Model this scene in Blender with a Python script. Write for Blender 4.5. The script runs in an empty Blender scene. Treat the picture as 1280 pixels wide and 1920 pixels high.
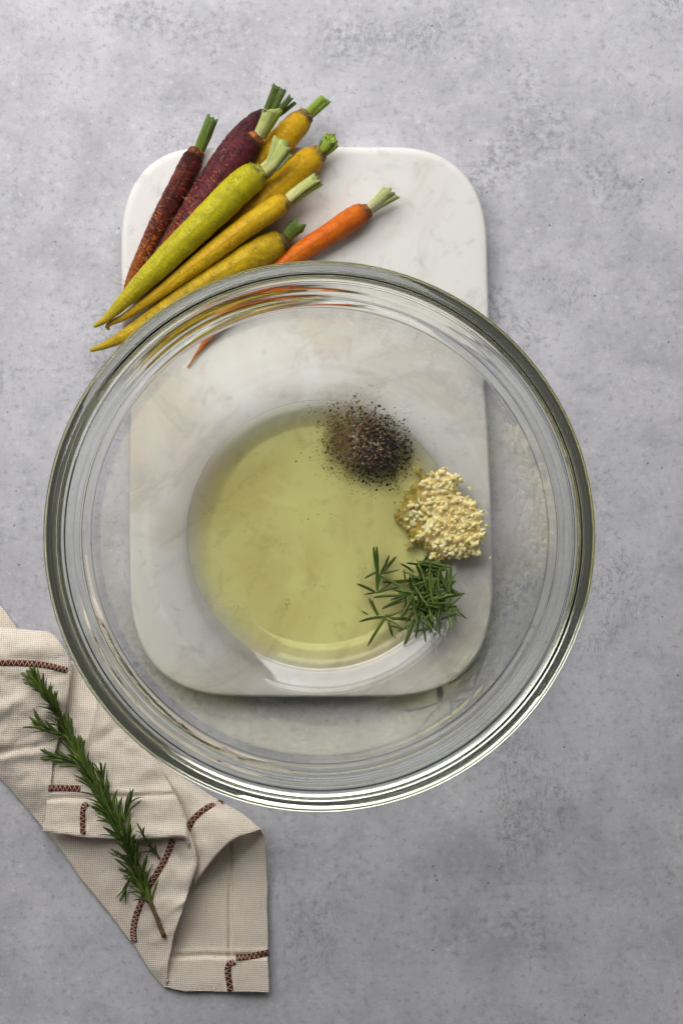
import bpy, bmesh, math, random
from mathutils import Vector, Matrix, Quaternion, noise
from mathutils.bvhtree import BVHTree

sc = bpy.context.scene
C = sc.collection
rnd = random.Random(7)
PI = math.pi

# ------------------------------------------------------------------ camera
H = 0.95                    # camera height above the table, metres
S = 0.00028                 # metres on the table per photo pixel (1920 px high)
cam_d = bpy.data.cameras.new('camera')
cam = bpy.data.objects.new('camera', cam_d)
C.objects.link(cam)
cam.location = (0, 0, H)
cam_d.sensor_fit = 'VERTICAL'
cam_d.sensor_height = 36
cam_d.lens = 36 * H / (1920 * S)
cam_d.clip_start = 0.01
cam_d.clip_end = 50
sc.camera = cam

# ------------------------------------------------------------------ light
w = bpy.data.worlds.new('World')
sc.world = w
w.use_nodes = True
bg = w.node_tree.nodes['Background']
bg.inputs[0].default_value = (1.0, 0.97, 0.93, 1)
bg.inputs[1].default_value = 0.06

def area(name, loc, target, sx, sy, power, col):
    d = bpy.data.lights.new(name, 'AREA')
    d.shape = 'RECTANGLE'; d.size = sx; d.size_y = sy
    d.energy = power; d.color = col
    o = bpy.data.objects.new(name, d); C.objects.link(o)
    o.location = loc
    o.rotation_euler = (Vector(target) - Vector(loc)).to_track_quat('-Z', 'Y').to_euler()
    return o
area('window_light', (-0.26, 0.72, 0.76), (0.0, 0.06, 0.0), 1.45, 0.80, 16.6, (1.0, 0.985, 0.975))

sc.view_settings.view_transform = 'Standard'
sc.view_settings.look = 'None'
sc.view_settings.exposure = 0.17
sc.view_settings.gamma = 1.0
sc.render.engine = 'CYCLES'
cy = sc.cycles
cy.max_bounces = 28
cy.diffuse_bounces = 4
cy.glossy_bounces = 8
cy.transmission_bounces = 26
cy.transparent_max_bounces = 16
cy.volume_bounces = 0
cy.caustics_reflective = True
cy.caustics_refractive = True
cy.blur_glossy = 0.0
cy.sample_clamp_indirect = 40.0
cy.use_denoising = True

# ------------------------------------------------------------------ helpers
MM = 0.001
def W(px, py, z=0.0):
    """plan position (in photo pixels) of a point z millimetres above the table -> metres"""
    f = S * (H - z * MM) / H
    return Vector(((px - 640) * f, (960 - py) * f, z * MM))

def mat(name):
    m = bpy.data.materials.new(name)
    m.use_nodes = True
    nt = m.node_tree
    for n in list(nt.nodes): nt.nodes.remove(n)
    out = nt.nodes.new('ShaderNodeOutputMaterial')
    return m, nt, out

class G:
    """small node graph helper"""
    def __init__(s, name):
        s.m, s.nt, s.out = mat(name)
    def n(s, t, **kw):
        nd = s.nt.nodes.new(t)
        for k, v in kw.items(): setattr(nd, k, v)
        return nd
    def L(s, a, b): s.nt.links.new(a, b)
    def setin(s, nd, key, v):
        if hasattr(v, 'is_linked') or isinstance(v, bpy.types.NodeSocket): s.L(v, nd.inputs[key])
        else: nd.inputs[key].default_value = v
    def noise(s, vec, scale, detail=4, rough=0.55, dist=0.0):
        nd = s.n('ShaderNodeTexNoise'); s.L(vec, nd.inputs['Vector'])
        nd.inputs['Scale'].default_value = scale; nd.inputs['Detail'].default_value = detail
        nd.inputs['Roughness'].default_value = rough; nd.inputs['Distortion'].default_value = dist
        return nd.outputs[0]
    def vor(s, vec, scale, feature='F1', rand=1.0):
        nd = s.n('ShaderNodeTexVoronoi', feature=feature); s.L(vec, nd.inputs['Vector'])
        nd.inputs['Scale'].default_value = scale; nd.inputs['Randomness'].default_value = rand
        return nd
    def mr(s, v, a, b, c=0.0, d=1.0, smooth=True):
        nd = s.n('ShaderNodeMapRange')
        if smooth: nd.interpolation_type = 'SMOOTHSTEP'
        s.setin(nd, 0, v)
        for i, x in zip((1, 2, 3, 4), (a, b, c, d)): nd.inputs[i].default_value = x
        return nd.outputs[0]
    def math(s, op, a, b=0.0):
        nd = s.n('ShaderNodeMath', operation=op); s.setin(nd, 0, a); s.setin(nd, 1, b)
        return nd.outputs[0]
    def mix(s, f, a, b, mode='MIX'):
        nd = s.n('ShaderNodeMix', data_type='RGBA', blend_type=mode)
        s.setin(nd, 0, f)
        for i, v in ((6, a), (7, b)):
            if isinstance(v, (tuple, list)): nd.inputs[i].default_value = (*v[:3], 1)
            else: s.L(v, nd.inputs[i])
        return nd.outputs[2]
    def mapping(s, vec, scale=(1, 1, 1), rot=(0, 0, 0), loc=(0, 0, 0)):
        nd = s.n('ShaderNodeMapping'); s.L(vec, nd.inputs[0])
        nd.inputs['Scale'].default_value = scale; nd.inputs['Rotation'].default_value = rot
        nd.inputs['Location'].default_value = loc
        return nd.outputs[0]
    def bump(s, h, strength=0.3, dist=0.001, nrm=None):
        nd = s.n('ShaderNodeBump'); s.L(h, nd.inputs['Height'])
        nd.inputs['Strength'].default_value = strength; nd.inputs['Distance'].default_value = dist
        if nrm is not None: s.L(nrm, nd.inputs['Normal'])
        return nd.outputs[0]
    def pr(s, col, rough=0.5, nrm=None, spec=0.5, **kw):
        p = s.n('ShaderNodeBsdfPrincipled')
        if isinstance(col, (tuple, list)): p.inputs['Base Color'].default_value = (*col[:3], 1)
        else: s.L(col, p.inputs['Base Color'])
        s.setin(p, 'Roughness', rough)
        p.inputs['Specular IOR Level'].default_value = spec
        if nrm is not None: s.L(nrm, p.inputs['Normal'])
        for k, v in kw.items():
            s.setin(p, k.replace('_', ' '), v)
        s.L(p.outputs[0], s.out.inputs[0])
        return p
    def obj(s): return s.n('ShaderNodeTexCoord').outputs['Object']
    def geo(s): return s.n('ShaderNodeNewGeometry').outputs['Position']
    def uv(s): return s.n('ShaderNodeTexCoord').outputs['UV']
    def attr(s, name, col=False):
        nd = s.n('ShaderNodeAttribute', attribute_name=name)
        return nd.outputs['Color'] if col else nd.outputs['Fac']
    def rand(s): return s.n('ShaderNodeObjectInfo').outputs['Random']

def root_loc(o):
    while o.parent: o = o.parent
    return o.location.copy()

def link_mesh(name, me, parent=None):
    o = bpy.data.objects.new(name, me); C.objects.link(o)
    if parent: o.parent = parent
    return o

def make(name, verts, faces, m, parent=None, smooth=True, uvs=None, attrs=None):
    """one mesh object from world-space verts (part origins sit at the thing's base)"""
    off = root_loc(parent) if parent else Vector((0, 0, 0))
    me = bpy.data.meshes.new(name)
    me.from_pydata([tuple(Vector(v) - off) for v in verts], [], faces)
    if m: me.materials.append(m)
    if smooth: me.polygons.foreach_set('use_smooth', [True] * len(me.polygons))
    if uvs:
        ul = me.uv_layers.new(name='UVMap')
        for lp in me.loops: ul.data[lp.index].uv = uvs[lp.vertex_index]
    if attrs:
        for k, vals in attrs.items():
            if isinstance(vals[0], (tuple, list)):
                a = me.color_attributes.new(k, 'FLOAT_COLOR', 'POINT')
                a.data.foreach_set('color', [c for v in vals for c in (*v[:3], 1.0)])
            else:
                a = me.attributes.new(k, 'FLOAT', 'POINT'); a.data.foreach_set('value', vals)
    me.update()
    return link_mesh(name, me, parent)

def tag(o, label, cat, group=None):
    o['label'] = label; o['category'] = cat
    if group: o['group'] = group
    return o

def thing(name, loc, label, cat, group=None):
    o = bpy.data.objects.new(name, None); C.objects.link(o)
    o.location = loc; o.empty_display_size = 0.01
    return tag(o, label, cat, group)

def cr(p0, p1, p2, p3, t):
    return 0.5 * ((2 * p1) + (p2 - p0) * t + (2 * p0 - 5 * p1 + 4 * p2 - p3) * t * t + (3 * p1 - p0 - 3 * p2 + p3) * t ** 3)

def spline(pts, n):
    """Catmull-Rom through pts (Vectors), n samples evenly in parameter"""
    k = len(pts) - 1; out = []
    for i in range(n):
        u = i / (n - 1) * k; j = min(int(u), k - 1); t = u - j
        p1, p2 = pts[j], pts[j + 1]
        p0 = pts[j - 1] if j > 0 else p1 * 2 - p2
        p3 = pts[j + 2] if j + 2 <= k else p2 * 2 - p1
        out.append(cr(p0, p1, p2, p3, t))
    return out

def frames(path):
    """parallel-transport frames along a path"""
    n = len(path); T = []
    for i in range(n):
        d = path[min(i + 1, n - 1)] - path[max(i - 1, 0)]
        T.append(d.normalized())
    up = Vector((0, 0, 1))
    if abs(T[0].dot(up)) > 0.95: up = Vector((1, 0, 0))
    N = (up - T[0] * up.dot(T[0])).normalized(); out = []
    for i in range(n):
        N = (N - T[i] * N.dot(T[i])).normalized()
        out.append((T[i], N, T[i].cross(N)))
    return out

def tube_data(path, radii, seg=8, capped=True, flat=None, wob=0.0, seed=0):
    V = []; F = []; fr = frames(path)
    for i, p in enumerate(path):
        T, N, B = fr[i]
        for k in range(seg):
            a = 2 * PI * k / seg
            r = radii[i]
            if wob: r *= 1 + wob * noise.noise(Vector((math.cos(a) * 1.3 + seed, math.sin(a) * 1.3, i * 0.35)))
            V.append(p + (N * math.cos(a) * (flat or 1.0) + B * math.sin(a)) * r)
    n = len(path)
    for i in range(n - 1):
        for k in range(seg):
            a = i * seg + k; b = i * seg + (k + 1) % seg
            F.append((a, b, b + seg, a + seg))
    if capped:
        F.append(tuple(range(seg - 1, -1, -1))); F.append(tuple(range((n - 1) * seg, n * seg)))
    return V, F

def lathe(profile, n=160, cx=0, cy=0, jit=None):
    V = []; F = []; rows = []
    for r, z in profile:
        if r < 1e-6:
            rows.append([len(V)]); V.append(Vector((cx, cy, z)))
        else:
            row = []
            for k in range(n):
                a = 2 * PI * k / n
                rr = r * (1 + (jit(a, r) if jit else 0))
                row.append(len(V)); V.append(Vector((cx + rr * math.cos(a), cy + rr * math.sin(a), z)))
            rows.append(row)
    for A, B in zip(rows, rows[1:]):
        for k in range(n):
            a0, a1 = A[k % len(A)], A[(k + 1) % len(A)]
            b0, b1 = B[k % len(B)], B[(k + 1) % len(B)]
            f = []
            for v in (a0, a1, b1, b0):
                if v not in f: f.append(v)
            if len(f) >= 3: F.append(tuple(f))
    return V, F

# ------------------------------------------------------------------ table
def m_table():
    g = G('plaster_tabletop'); p = g.obj()
    big = g.noise(p, 9, 3, 0.5); mid = g.noise(p, 42, 5, 0.6, 0.4); fine = g.noise(p, 260, 4, 0.7)
    grain = g.noise(p, 1300, 2, 0.6)
    c = g.mix(g.mr(big, 0.35, 0.65), (0.42, 0.418, 0.45), (0.482, 0.48, 0.515))
    c = g.mix(g.mr(mid, 0.42, 0.68, 0, 0.45), c, (0.60, 0.595, 0.615))
    c = g.mix(g.mr(mid, 0.46, 0.30, 0, 0.42), c, (0.33, 0.328, 0.34))
    c = g.mix(g.mr(fine, 0.48, 0.32, 0, 0.5), c, (0.25, 0.25, 0.26))
    c = g.mix(g.mr(fine, 0.54, 0.72, 0, 0.42), c, (0.70, 0.70, 0.72))
    c = g.mix(g.mr(grain, 0.45, 0.25, 0, 0.42), c, (0.22, 0.22, 0.22))
    # broken scratchy stains
    st = g.noise(p, 30, 6, 0.75, 1.6); zone = g.noise(g.mapping(p, loc=(3.1, 1.7, 0)), 14, 2, 0.5)
    ridge = g.math('ABSOLUTE', g.math('SUBTRACT', st, 0.5))
    crack = g.math('MULTIPLY', g.mr(ridge, 0.018, 0.0), g.mr(zone, 0.55, 0.70))
    c = g.mix(g.math('MULTIPLY', crack, 0.55), c, (0.19, 0.19, 0.20))
    blot = g.math('MULTIPLY', g.mr(fine, 0.52, 0.40), g.mr(zone, 0.54, 0.72))
    c = g.mix(g.math('MULTIPLY', blot, 0.55), c, (0.24, 0.24, 0.25))
    sc2 = g.noise(g.mapping(p, (1, .35, 1), (0, 0, .6)), 120, 4, .7, 2.2); z2 = g.noise(g.mapping(p, loc=(7.3, 2.9, 0)), 11, 2, .5)
    scuff = g.math('MULTIPLY', g.mr(g.math('ABSOLUTE', g.math('SUBTRACT', sc2, .5)), .03, .0), g.mr(z2, .57, .68))
    c = g.mix(g.math('MULTIPLY', scuff, .6), c, (0.17, 0.17, 0.18))
    # pin specks, dark and pale
    v = g.vor(p, 105); keep = g.mr(g.noise(p, 55, 2), 0.52, 0.60)
    speck = g.math('MULTIPLY', g.mr(v.outputs['Distance'], 0.085, 0.03), keep)
    c = g.mix(g.math('MULTIPLY', speck, 0.85), c, (0.09, 0.09, 0.10))
    v2 = g.vor(g.mapping(p, loc=(.7, .2, 0)), 160)
    c = g.mix(g.math('MULTIPLY', g.mr(v2.outputs['Distance'], 0.11, 0.04), 0.35), c, (0.66, 0.66, 0.68))
    h = g.math('ADD', g.math('MULTIPLY', fine, 0.6), g.math('MULTIPLY', grain, 0.4))
    h = g.math('SUBTRACT', h, g.math('MULTIPLY', crack, 0.4))
    g.pr(c, 0.62, g.bump(h, 0.22, 0.0006), 0.35)
    return g.m
RX, RY = 0.42, 0.56
tab = make('tabletop', [(-RX, -RY, 0), (RX, -RY, 0), (RX, RY, 0), (-RX, RY, 0)], [(0, 1, 2, 3)], m_table(), smooth=False)
tab['kind'] = 'structure'

# ------------------------------------------------------------------ marble board
BZ = 12.0   # board top, mm
def m_marble():
    g = G('white_marble'); p = g.obj()
    a = g.noise(p, 11, 4, 0.55, 0.9); b = g.noise(g.mapping(p, loc=(2.2, 5.1, 0)), 15, 5, 0.6, 1.4)
    f = g.noise(p, 90, 5, 0.65, 0.5)
    c = g.mix(g.mr(a, 0.42, 0.64, 0, 0.9), (0.69, 0.675, 0.645), (0.58, 0.525, 0.455))
    c = g.mix(g.mr(b, 0.56, 0.74, 0, 0.75), c, (0.47, 0.47, 0.47))
    c = g.mix(g.mr(b, 0.40, 0.28, 0, 0.8), c, (0.74, 0.735, 0.72))
    vein = g.math('ABSOLUTE', g.math('SUBTRACT', g.noise(p, 7.5, 7, 0.62, 2.0), 0.5))
    c = g.mix(g.math('MULTIPLY', g.mr(vein, 0.03, 0.0), g.mr(a, 0.45, 0.62, 0, 0.35)), c, (0.40, 0.38, 0.36))
    c = g.mix(g.mr(f, 0.47, 0.32, 0, 0.35), c, (0.42, 0.39, 0.35))
    g.pr(c, 0.34, g.bump(f, 0.05, 0.0004), 0.45, Subsurface_Weight=0.12, Subsurface_Radius=(0.006, 0.005, 0.004), Subsurface_Scale=0.6)
    return g.m
def board_outline():
    # (px,py) on the top face: quadrant corners of a superellipse-like slab, slightly wider at the front
    L0, L1, R0, R1, T, B = 226.0, 236.0, 914.0, 930.0, 274.0, 1312.0
    pts = []
    e = 2.55
    for cxn, cyn, rx, ry, a0 in ((1, -1, 190, 205, 90), (1, 1, 205, 215, 0), (-1, 1, 205, 215, -90), (-1, -1, 175, 195, 180)):
        for k in range(17):
            t = math.radians(a0 - 90 * k / 16)
            ct, st = math.cos(t), math.sin(t)
            ux = math.copysign(abs(ct) ** (2 / e), ct); uy = math.copysign(abs(st) ** (2 / e), st)
            top = cyn < 0
            xr = (R0 if top else R1); xl = (L0 if top else L1)
            cx = xr - rx if cxn > 0 else xl + rx
            cy_ = T + ry if top else B - ry
            pts.append((cx + ux * rx, cy_ - uy * ry))
    return pts
bo = board_outline()
# resample so the long sides carry points
def resample(pts, step):
    out = []
    for a, b in zip(pts, pts[1:] + pts[:1]):
        d = math.hypot(b[0] - a[0], b[1] - a[1]); n = max(1, int(d / step))
        for i in range(n): out.append((a[0] + (b[0] - a[0]) * i / n, a[1] + (b[1] - a[1]) * i / n))
    return out
bo = resample(bo, 25)
bc = sum((W(x, y, BZ) for x, y in bo), Vector()) / len(bo)
rows = [(-0.6, 0.0), (0.0, 0.0), (1.0, 0.4), (1.6, 1.4), (1.6, BZ - 2.2), (1.25, BZ - 1.0), (0.6, BZ - 0.3), (-0.3, BZ), (-3.0, BZ)]
V = []; F = []; n = len(bo)
P0 = [W(x, y, BZ) for x, y in bo]
nr = []
for i in range(n):
    d = (P0[(i + 1) % n] - P0[i - 1]); nr.append(Vector((-d.y, d.x, 0)).normalized())
if nr[0].dot(P0[0] - bc) < 0: nr = [-x for x in nr]
for off, z in rows:
    for i in range(n):
        q = P0[i] + nr[i] * ((off - 1.6) * MM); q.z = z * MM
        V.append(q)
for r in range(len(rows) - 1):
    for i in range(n):
        j = (i + 1) % n
        F.append((r * n + i, r * n + j, (r + 1) * n + j, (r + 1) * n + i))
F.append(tuple(range((len(rows) - 1) * n, len(rows) * n)))
F.append(tuple(range(n - 1, -1, -1)))
board = make('marble_board', V, F, m_marble())
bm = bmesh.new(); bm.from_mesh(board.data); bmesh.ops.recalc_face_normals(bm, faces=bm.faces); bm.to_mesh(board.data); bm.free()
tag(board, 'white marble board with rounded corners lying under the glass bowl', 'cutting board')

# ------------------------------------------------------------------ glass bowl
BC = W(598, 1006, 110); BC.z = 0
cx, cyb = BC.x, BC.y
inner = [(0, 17.2), (30, 17.2), (50, 17.25), (60, 17.8), (68, 20.6), (76, 25.4), (84.5, 32.5), (92.5, 42.5), (99.5, 55), (105, 69), (109, 83.5), (111.8, 98.0)]
rim = [(113.2, 101.0), (115.2, 102.1), (116.7, 105.1), (117.9, 105.9), (120.0, 105.5), (121.1, 106.4), (123.1, 108.2), (125.5, 107.6), (128.2, 106.0), (128.9, 104.1),
       (128.8, 102.2), (126.3, 96.7), (125.7, 93.1), (123.5, 88.9), (119.7, 87.8), (118.6, 88.9), (117.1, 88.4), (115.6, 87.7)]
def dense(pts, n):
    return [(max(0, q.x), q.y) for q in spline([Vector((a, b)) for a, b in pts], n)]
prof_in = dense(inner, 60)
def zin(r):
    """inner floor height (mm) of the bowl at radius r (mm)"""
    for (a, za), (b, zb) in zip(prof_in, prof_in[1:]):
        if a <= r <= b and b > a: return za + (zb - za) * (r - a) / (b - a)
    return prof_in[-1][1]
# outer wall: the inner profile pushed out along its normal, even thickness, a little heavier at the foot
pin = dense(inner, 90); outw = []
for i in range(len(pin) - 1, -1, -1):
    (r0_, z0_), (r1_, z1_) = pin[max(0, i - 1)], pin[min(len(pin) - 1, i + 1)]
    tr_, tz_ = r1_ - r0_, z1_ - z0_; l_ = math.hypot(tr_, tz_) or 1
    th_ = 3.3
    q = (pin[i][0] + tz_ / l_ * th_, pin[i][1] - tr_ / l_ * th_)
    if pin[i][1] < 86: outw.append(q)
outw = outw[::3]
outw = [q for q in outw if q[0] > 62] + [(57, 12.75), (50, 12.4), (42, 12.3), (30, 12.3), (0, 12.3)]
full = dense(inner + rim + outw, 520)
full[0] = (0, full[0][1]); full[-1] = (0, full[-1][1])
def m_glass():
    g = G('clear_glass')
    gl = g.n('ShaderNodeBsdfGlass'); gl.inputs['IOR'].default_value = 1.46
    gl.inputs['Roughness'].default_value = 0.0; gl.inputs['Color'].default_value = (1, 1, 1, 1)
    tr = g.n('ShaderNodeBsdfTransparent'); mx = g.n('ShaderNodeMixShader')   # where oil wets glass there is no optical boundary
    g.L(g.attr('contact'), mx.inputs[0]); g.L(gl.outputs[0], mx.inputs[1]); g.L(tr.outputs[0], mx.inputs[2])
    ab = g.n('ShaderNodeVolumeAbsorption'); ab.inputs['Color'].default_value = (0.66, 0.74, 0.58, 1)
    ab.inputs['Density'].default_value = 20
    g.L(mx.outputs[0], g.out.inputs[0]); g.L(ab.outputs[0], g.out.inputs[1])
    return g.m
def wet(o, test):
    """face attribute 'contact' = 1 where oil and glass touch"""
    a = o.data.attributes.new('contact', 'FLOAT', 'FACE')
    a.data.foreach_set('value', [1.0 if test(p) else 0.0 for p in o.data.polygons])
OT = 21.0   # oil level mm
WET_R = 0.0683
V, F = lathe([(r * MM, z * MM) for r, z in full], 256, cx, cyb)
off = Vector((cx, cyb, 0))
bowl = make('glass_bowl', [v - off for v in V], F, m_glass())
bowl.location = off
bm = bmesh.new(); bm.from_mesh(bowl.data); bmesh.ops.recalc_face_normals(bm, faces=bm.faces); bm.to_mesh(bowl.data); bm.free()
wet(bowl, lambda p: p.normal.z > .3 and math.hypot(p.center.x, p.center.y) < WET_R and p.center.z < .0222)
tag(bowl, 'large clear glass mixing bowl with thick rounded rim standing on the marble board', 'bowl')

# ------------------------------------------------------------------ oil
def m_oil():
    g = G('olive_oil')
    gl = g.n('ShaderNodeBsdfGlass'); gl.inputs['IOR'].default_value = 1.47
    gl.inputs['Roughness'].default_value = 0.0; gl.inputs['Color'].default_value = (1, 1, 1, 1)
    tr = g.n('ShaderNodeBsdfTransparent'); mx = g.n('ShaderNodeMixShader')   # where oil wets glass there is no optical boundary
    g.L(g.attr('contact'), mx.inputs[0]); g.L(gl.outputs[0], mx.inputs[1]); g.L(tr.outputs[0], mx.inputs[2])
    ab = g.n('ShaderNodeVolumeAbsorption'); ab.inputs['Color'].default_value = (0.968, 0.945, 0.24, 1)
    ab.inputs['Density'].default_value = 160
    g.L(mx.outputs[0], g.out.inputs[0]); g.L(ab.outputs[0], g.out.inputs[1])
    return g.m
op = [(0, 17.2), (30, 17.2), (48, 17.2), (60, 17.2), (64, 17.2), (67, 17.2), (68.6, 21.0), (69.0, 21.35), (68.5, 21.5), (67.3, 21.35), (65.8, 21.15), (63, OT + .04), (58, OT), (40, OT), (0, OT)]
op = [(r, zin(r) + 0.05 if i < 8 else z) for i, (r, z) in enumerate(op)]
oj = lambda a, r: 0.010 * noise.noise(Vector((math.cos(a) * 1.5, math.sin(a) * 1.5, 2.2))) * (r > 0.055)
V, F = lathe([(r * MM, z * MM) for r, z in op], 160, cx, cyb)
oil = make('oil_pool', [v - off for v in V], F, m_oil())
oil.location = off
bm = bmesh.new(); bm.from_mesh(oil.data); bmesh.ops.recalc_face_normals(bm, faces=bm.faces); bm.to_mesh(oil.data); bm.free()
wet(oil, lambda p: p.normal.z < 0)
tag(oil, 'round pool of yellow green oil in the bottom of the bowl', 'oil')

def in_bowl(px, py, up=0.0):
    """point on the bowl's inner floor under a plan pixel, raised by up mm"""
    z = 20.0
    for _ in range(4):
        q = W(px, py, z); r = math.hypot(q.x - cx, q.y - cyb) / MM
        z = zin(r) + up
    return W(px, py, z)

# ------------------------------------------------------------------ pepper
def m_vcol(name, rough=0.6, spec=0.3, **kw):
    g = G(name); p = g.obj()
    c = g.attr('tint', True)
    n_ = g.noise(p, 2200, 3, 0.6)
    c = g.mix(g.mr(n_, 0.35, 0.65, 0, 0.35), c, (0.02, 0.015, 0.01), 'MIX')
    g.pr(c, rough, g.bump(n_, 0.4, 0.0003), spec, **kw)
    return g.m
def ico():
    bm = bmesh.new(); bmesh.ops.create_icosphere(bm, subdivisions=1, radius=1)
    v = [x.co.copy() for x in bm.verts]; f = [tuple(q.index for q in fa.verts) for fa in bm.faces]; bm.free()
    return v, f
IV, IF = ico()
def grain(V, F, T, pos, size, col, r):
    k = len(V); ax = Vector((r.uniform(-1, 1), r.uniform(-1, 1), r.uniform(-1, 1))).normalized()
    q = Quaternion(ax, r.uniform(0, 6)); s = Vector((r.uniform(.6, 1.2), r.uniform(.6, 1.2), r.uniform(.45, .9))) * size
    for v in IV:
        u = v * r.uniform(0.75, 1.15)
        V.append(pos + q @ Vector((u.x * s.x, u.y * s.y, u.z * s.z))); T.append(col)
    for f in IF: F.append(tuple(i + k for i in f))
DARK = [(0.012, 0.010, 0.010), (0.022, 0.017, 0.015), (0.035, 0.025, 0.02), (0.03, 0.027, 0.03), (0.055, 0.04, 0.032)]
TAN = [(0.27, 0.17, 0.075), (0.36, 0.26, 0.13), (0.19, 0.10, 0.045), (0.46, 0.37, 0.22)]
RED = [(0.22, 0.055, 0.02)]
r2 = random.Random(3)
def pile(u, v):
    """mound height (mm) over unit disc coordinates"""
    d = math.hypot(u, v); return 6.0 * max(0.0, 1 - d * d) ** 1.2 if d < 1 else 0.0
pc = in_bowl(695, 832)
pep = thing('pepper_heap', pc, 'heap of ground black pepper, tan on its left, at the oil edge', 'pepper')
def pep_px(u, v):
    # ellipse in plan, long axis towards lower right
    a = math.radians(38); X = u * 102; Y = v * 76
    return 692 + X * math.cos(a) - Y * math.sin(a), 832 + X * math.sin(a) + Y * math.cos(a)
# powder mound
V = []; F = []; T = []; NR, NA = 12, 48
for i in range(NR + 1):
    for k in range(NA):
        d = i / NR; a = 2 * PI * k / NA
        d2 = d * (0.92 + 0.16 * noise.noise(Vector((math.cos(a) * 2, math.sin(a) * 2, 0))))
        u, v = d2 * math.cos(a), d2 * math.sin(a)
        px, py = pep_px(.1 + u * 0.5, v * 0.55)
        hgt = max(0.1, 3.6 * max(0, 1 - d * d) ** 1.1 * (1 + 0.25 * noise.noise(Vector((u * 3, v * 3, 1)))))
        V.append(in_bowl(px, py, hgt))
        wt = min(1, max(0, 0.5 - (px + .5 * (py - 832) - 672) / 60 + 0.5 * noise.noise(Vector((u * 3, v * 3, 5)))))
        T.append(tuple(a_ * (1 - wt) + b_ * wt for a_, b_ in zip((0.05, 0.038, 0.033), (0.30, 0.20, 0.10))))
for i in range(NR):
    for k in range(NA):
        a = i * NA + k; b = i * NA + (k + 1) % NA
        F.append((a, b, b + NA, a + NA))
make('powder', V, F, m_vcol('pepper_powder', 0.8, 0.2), pep, attrs={'tint': T})
V = []; F = []; T = []
for i in range(5600):
    while True:
        u, v = r2.gauss(.06, .40), r2.gauss(0, .42)
        if math.hypot(u, v) < 1.25 and math.hypot(u, v) < 0.85 + abs(r2.gauss(0, .16)): break
    px, py = pep_px(u, v)
    if r2.random() < 0.2: px -= abs(r2.gauss(0, 14)); py += r2.gauss(0, 12)
    d = min(1, math.hypot(u, v))
    hgt = 4.9 * max(0, 1 - d * d) ** 1.1 + r2.uniform(-.2, .5)
    west = (px + .5 * (py - 832) - 672) / 42 + r2.gauss(0, .7)
    q = r2.random()
    col = r2.choice(TAN if (west < 0.15 and q < .84) or q < .2 else DARK)
    if q > .985: col = RED[0]
    grain(V, F, T, in_bowl(px, py, max(.15, hgt)), MM * min(1.0, max(.18, r2.lognormvariate(-.98, .45))), col, r2)
# fine tan dust soaking into the oil on the west side
for i in range(2600):
    px, py = r2.gauss(640, 19), r2.gauss(822, 26)
    px += .18 * (py - 822)
    if noise.noise(Vector((px * .06, py * .06, 11))) + r2.gauss(0, .25) < -.15: continue
    q = r2.uniform(.7, 1.25)
    grain(V, F, T, in_bowl(px, py, r2.uniform(3.4, 4.8)), MM * r2.uniform(.15, .34), (.34 * q, .20 * q, .08 * q), r2)
# outliers: scattered round the heap
for i in range(120):
    a = r2.uniform(0, 2 * PI); d = 1.0 + abs(r2.gauss(0, .22))
    px, py = pep_px(d * math.cos(a), d * math.sin(a))
    if px < 620: px -= abs(r2.gauss(0, 14))
    grain(V, F, T, in_bowl(px, py, .35 if math.hypot(px - 602, py - 1001) > 238 else 3.0), MM * r2.uniform(.14, .34), r2.choice(DARK + TAN[:2]), r2)
for cxp, cyp, n_, sd in ((618, 872, 55, 16), (588, 770, 26, 12), (705, 915, 30, 18), (700, 735, 12, 14), (790, 858, 22, 9), (600, 850, 20, 12), (640, 895, 18, 16)):
    for i in range(n_):
        px, py = r2.gauss(cxp, sd), r2.gauss(cyp, sd * .7)
        inside = math.hypot(px - 602, py - 1001) < 232
        grain(V, F, T, in_bowl(px, py, 2.9 if inside else .3), MM * r2.uniform(.15, .42), r2.choice(DARK + TAN + RED), r2)
for px, py, s in ((555, 865, .75), (607, 878, .6), (612, 875, .55), (581, 858, .45)):
    grain(V, F, T, in_bowl(px, py, 3.0), MM * s, r2.choice(DARK[2:] + TAN[2:3]), r2)
gr = make('pepper_grain', V, F, m_vcol('cracked_pepper', 0.5, 0.4), pep, smooth=False, attrs={'tint': T})
gr['kind'] = 'stuff'

# herb and spice sediment lying in the oil
V = []; F = []; T = []
for (x0, y0, x1, y1, n_, sd) in ((533, 1140, 545, 1122, 16, 2.5), (528, 1162, 536, 1140, 14, 2.5), (447, 1130, 460, 1145, 8, 6), (480, 1000, 620, 960, 18, 40), (640, 1010, 700, 1060, 14, 25), (560, 1085, 600, 1120, 8, 25), (395, 970, 420, 1080, 14, 18)):
    for i in range(n_):
        t = r2.random(); px = x0 + (x1 - x0) * t + r2.gauss(0, sd); py = y0 + (y1 - y0) * t + r2.gauss(0, sd)
        grain(V, F, T, in_bowl(px, py, .5), MM * r2.uniform(.14, .4), r2.choice([(0.10, 0.07, 0.02), (0.16, 0.11, 0.03), (0.07, 0.06, 0.015), (.35, .28, .08)]), r2)
sed = make('oil_sediment', V, F, m_vcol('sediment', 0.6, 0.3), smooth=False, attrs={'tint': T})
sed['kind'] = 'stuff'
sed['label'] = 'fine brown specks settled in the yellow oil'

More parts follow.
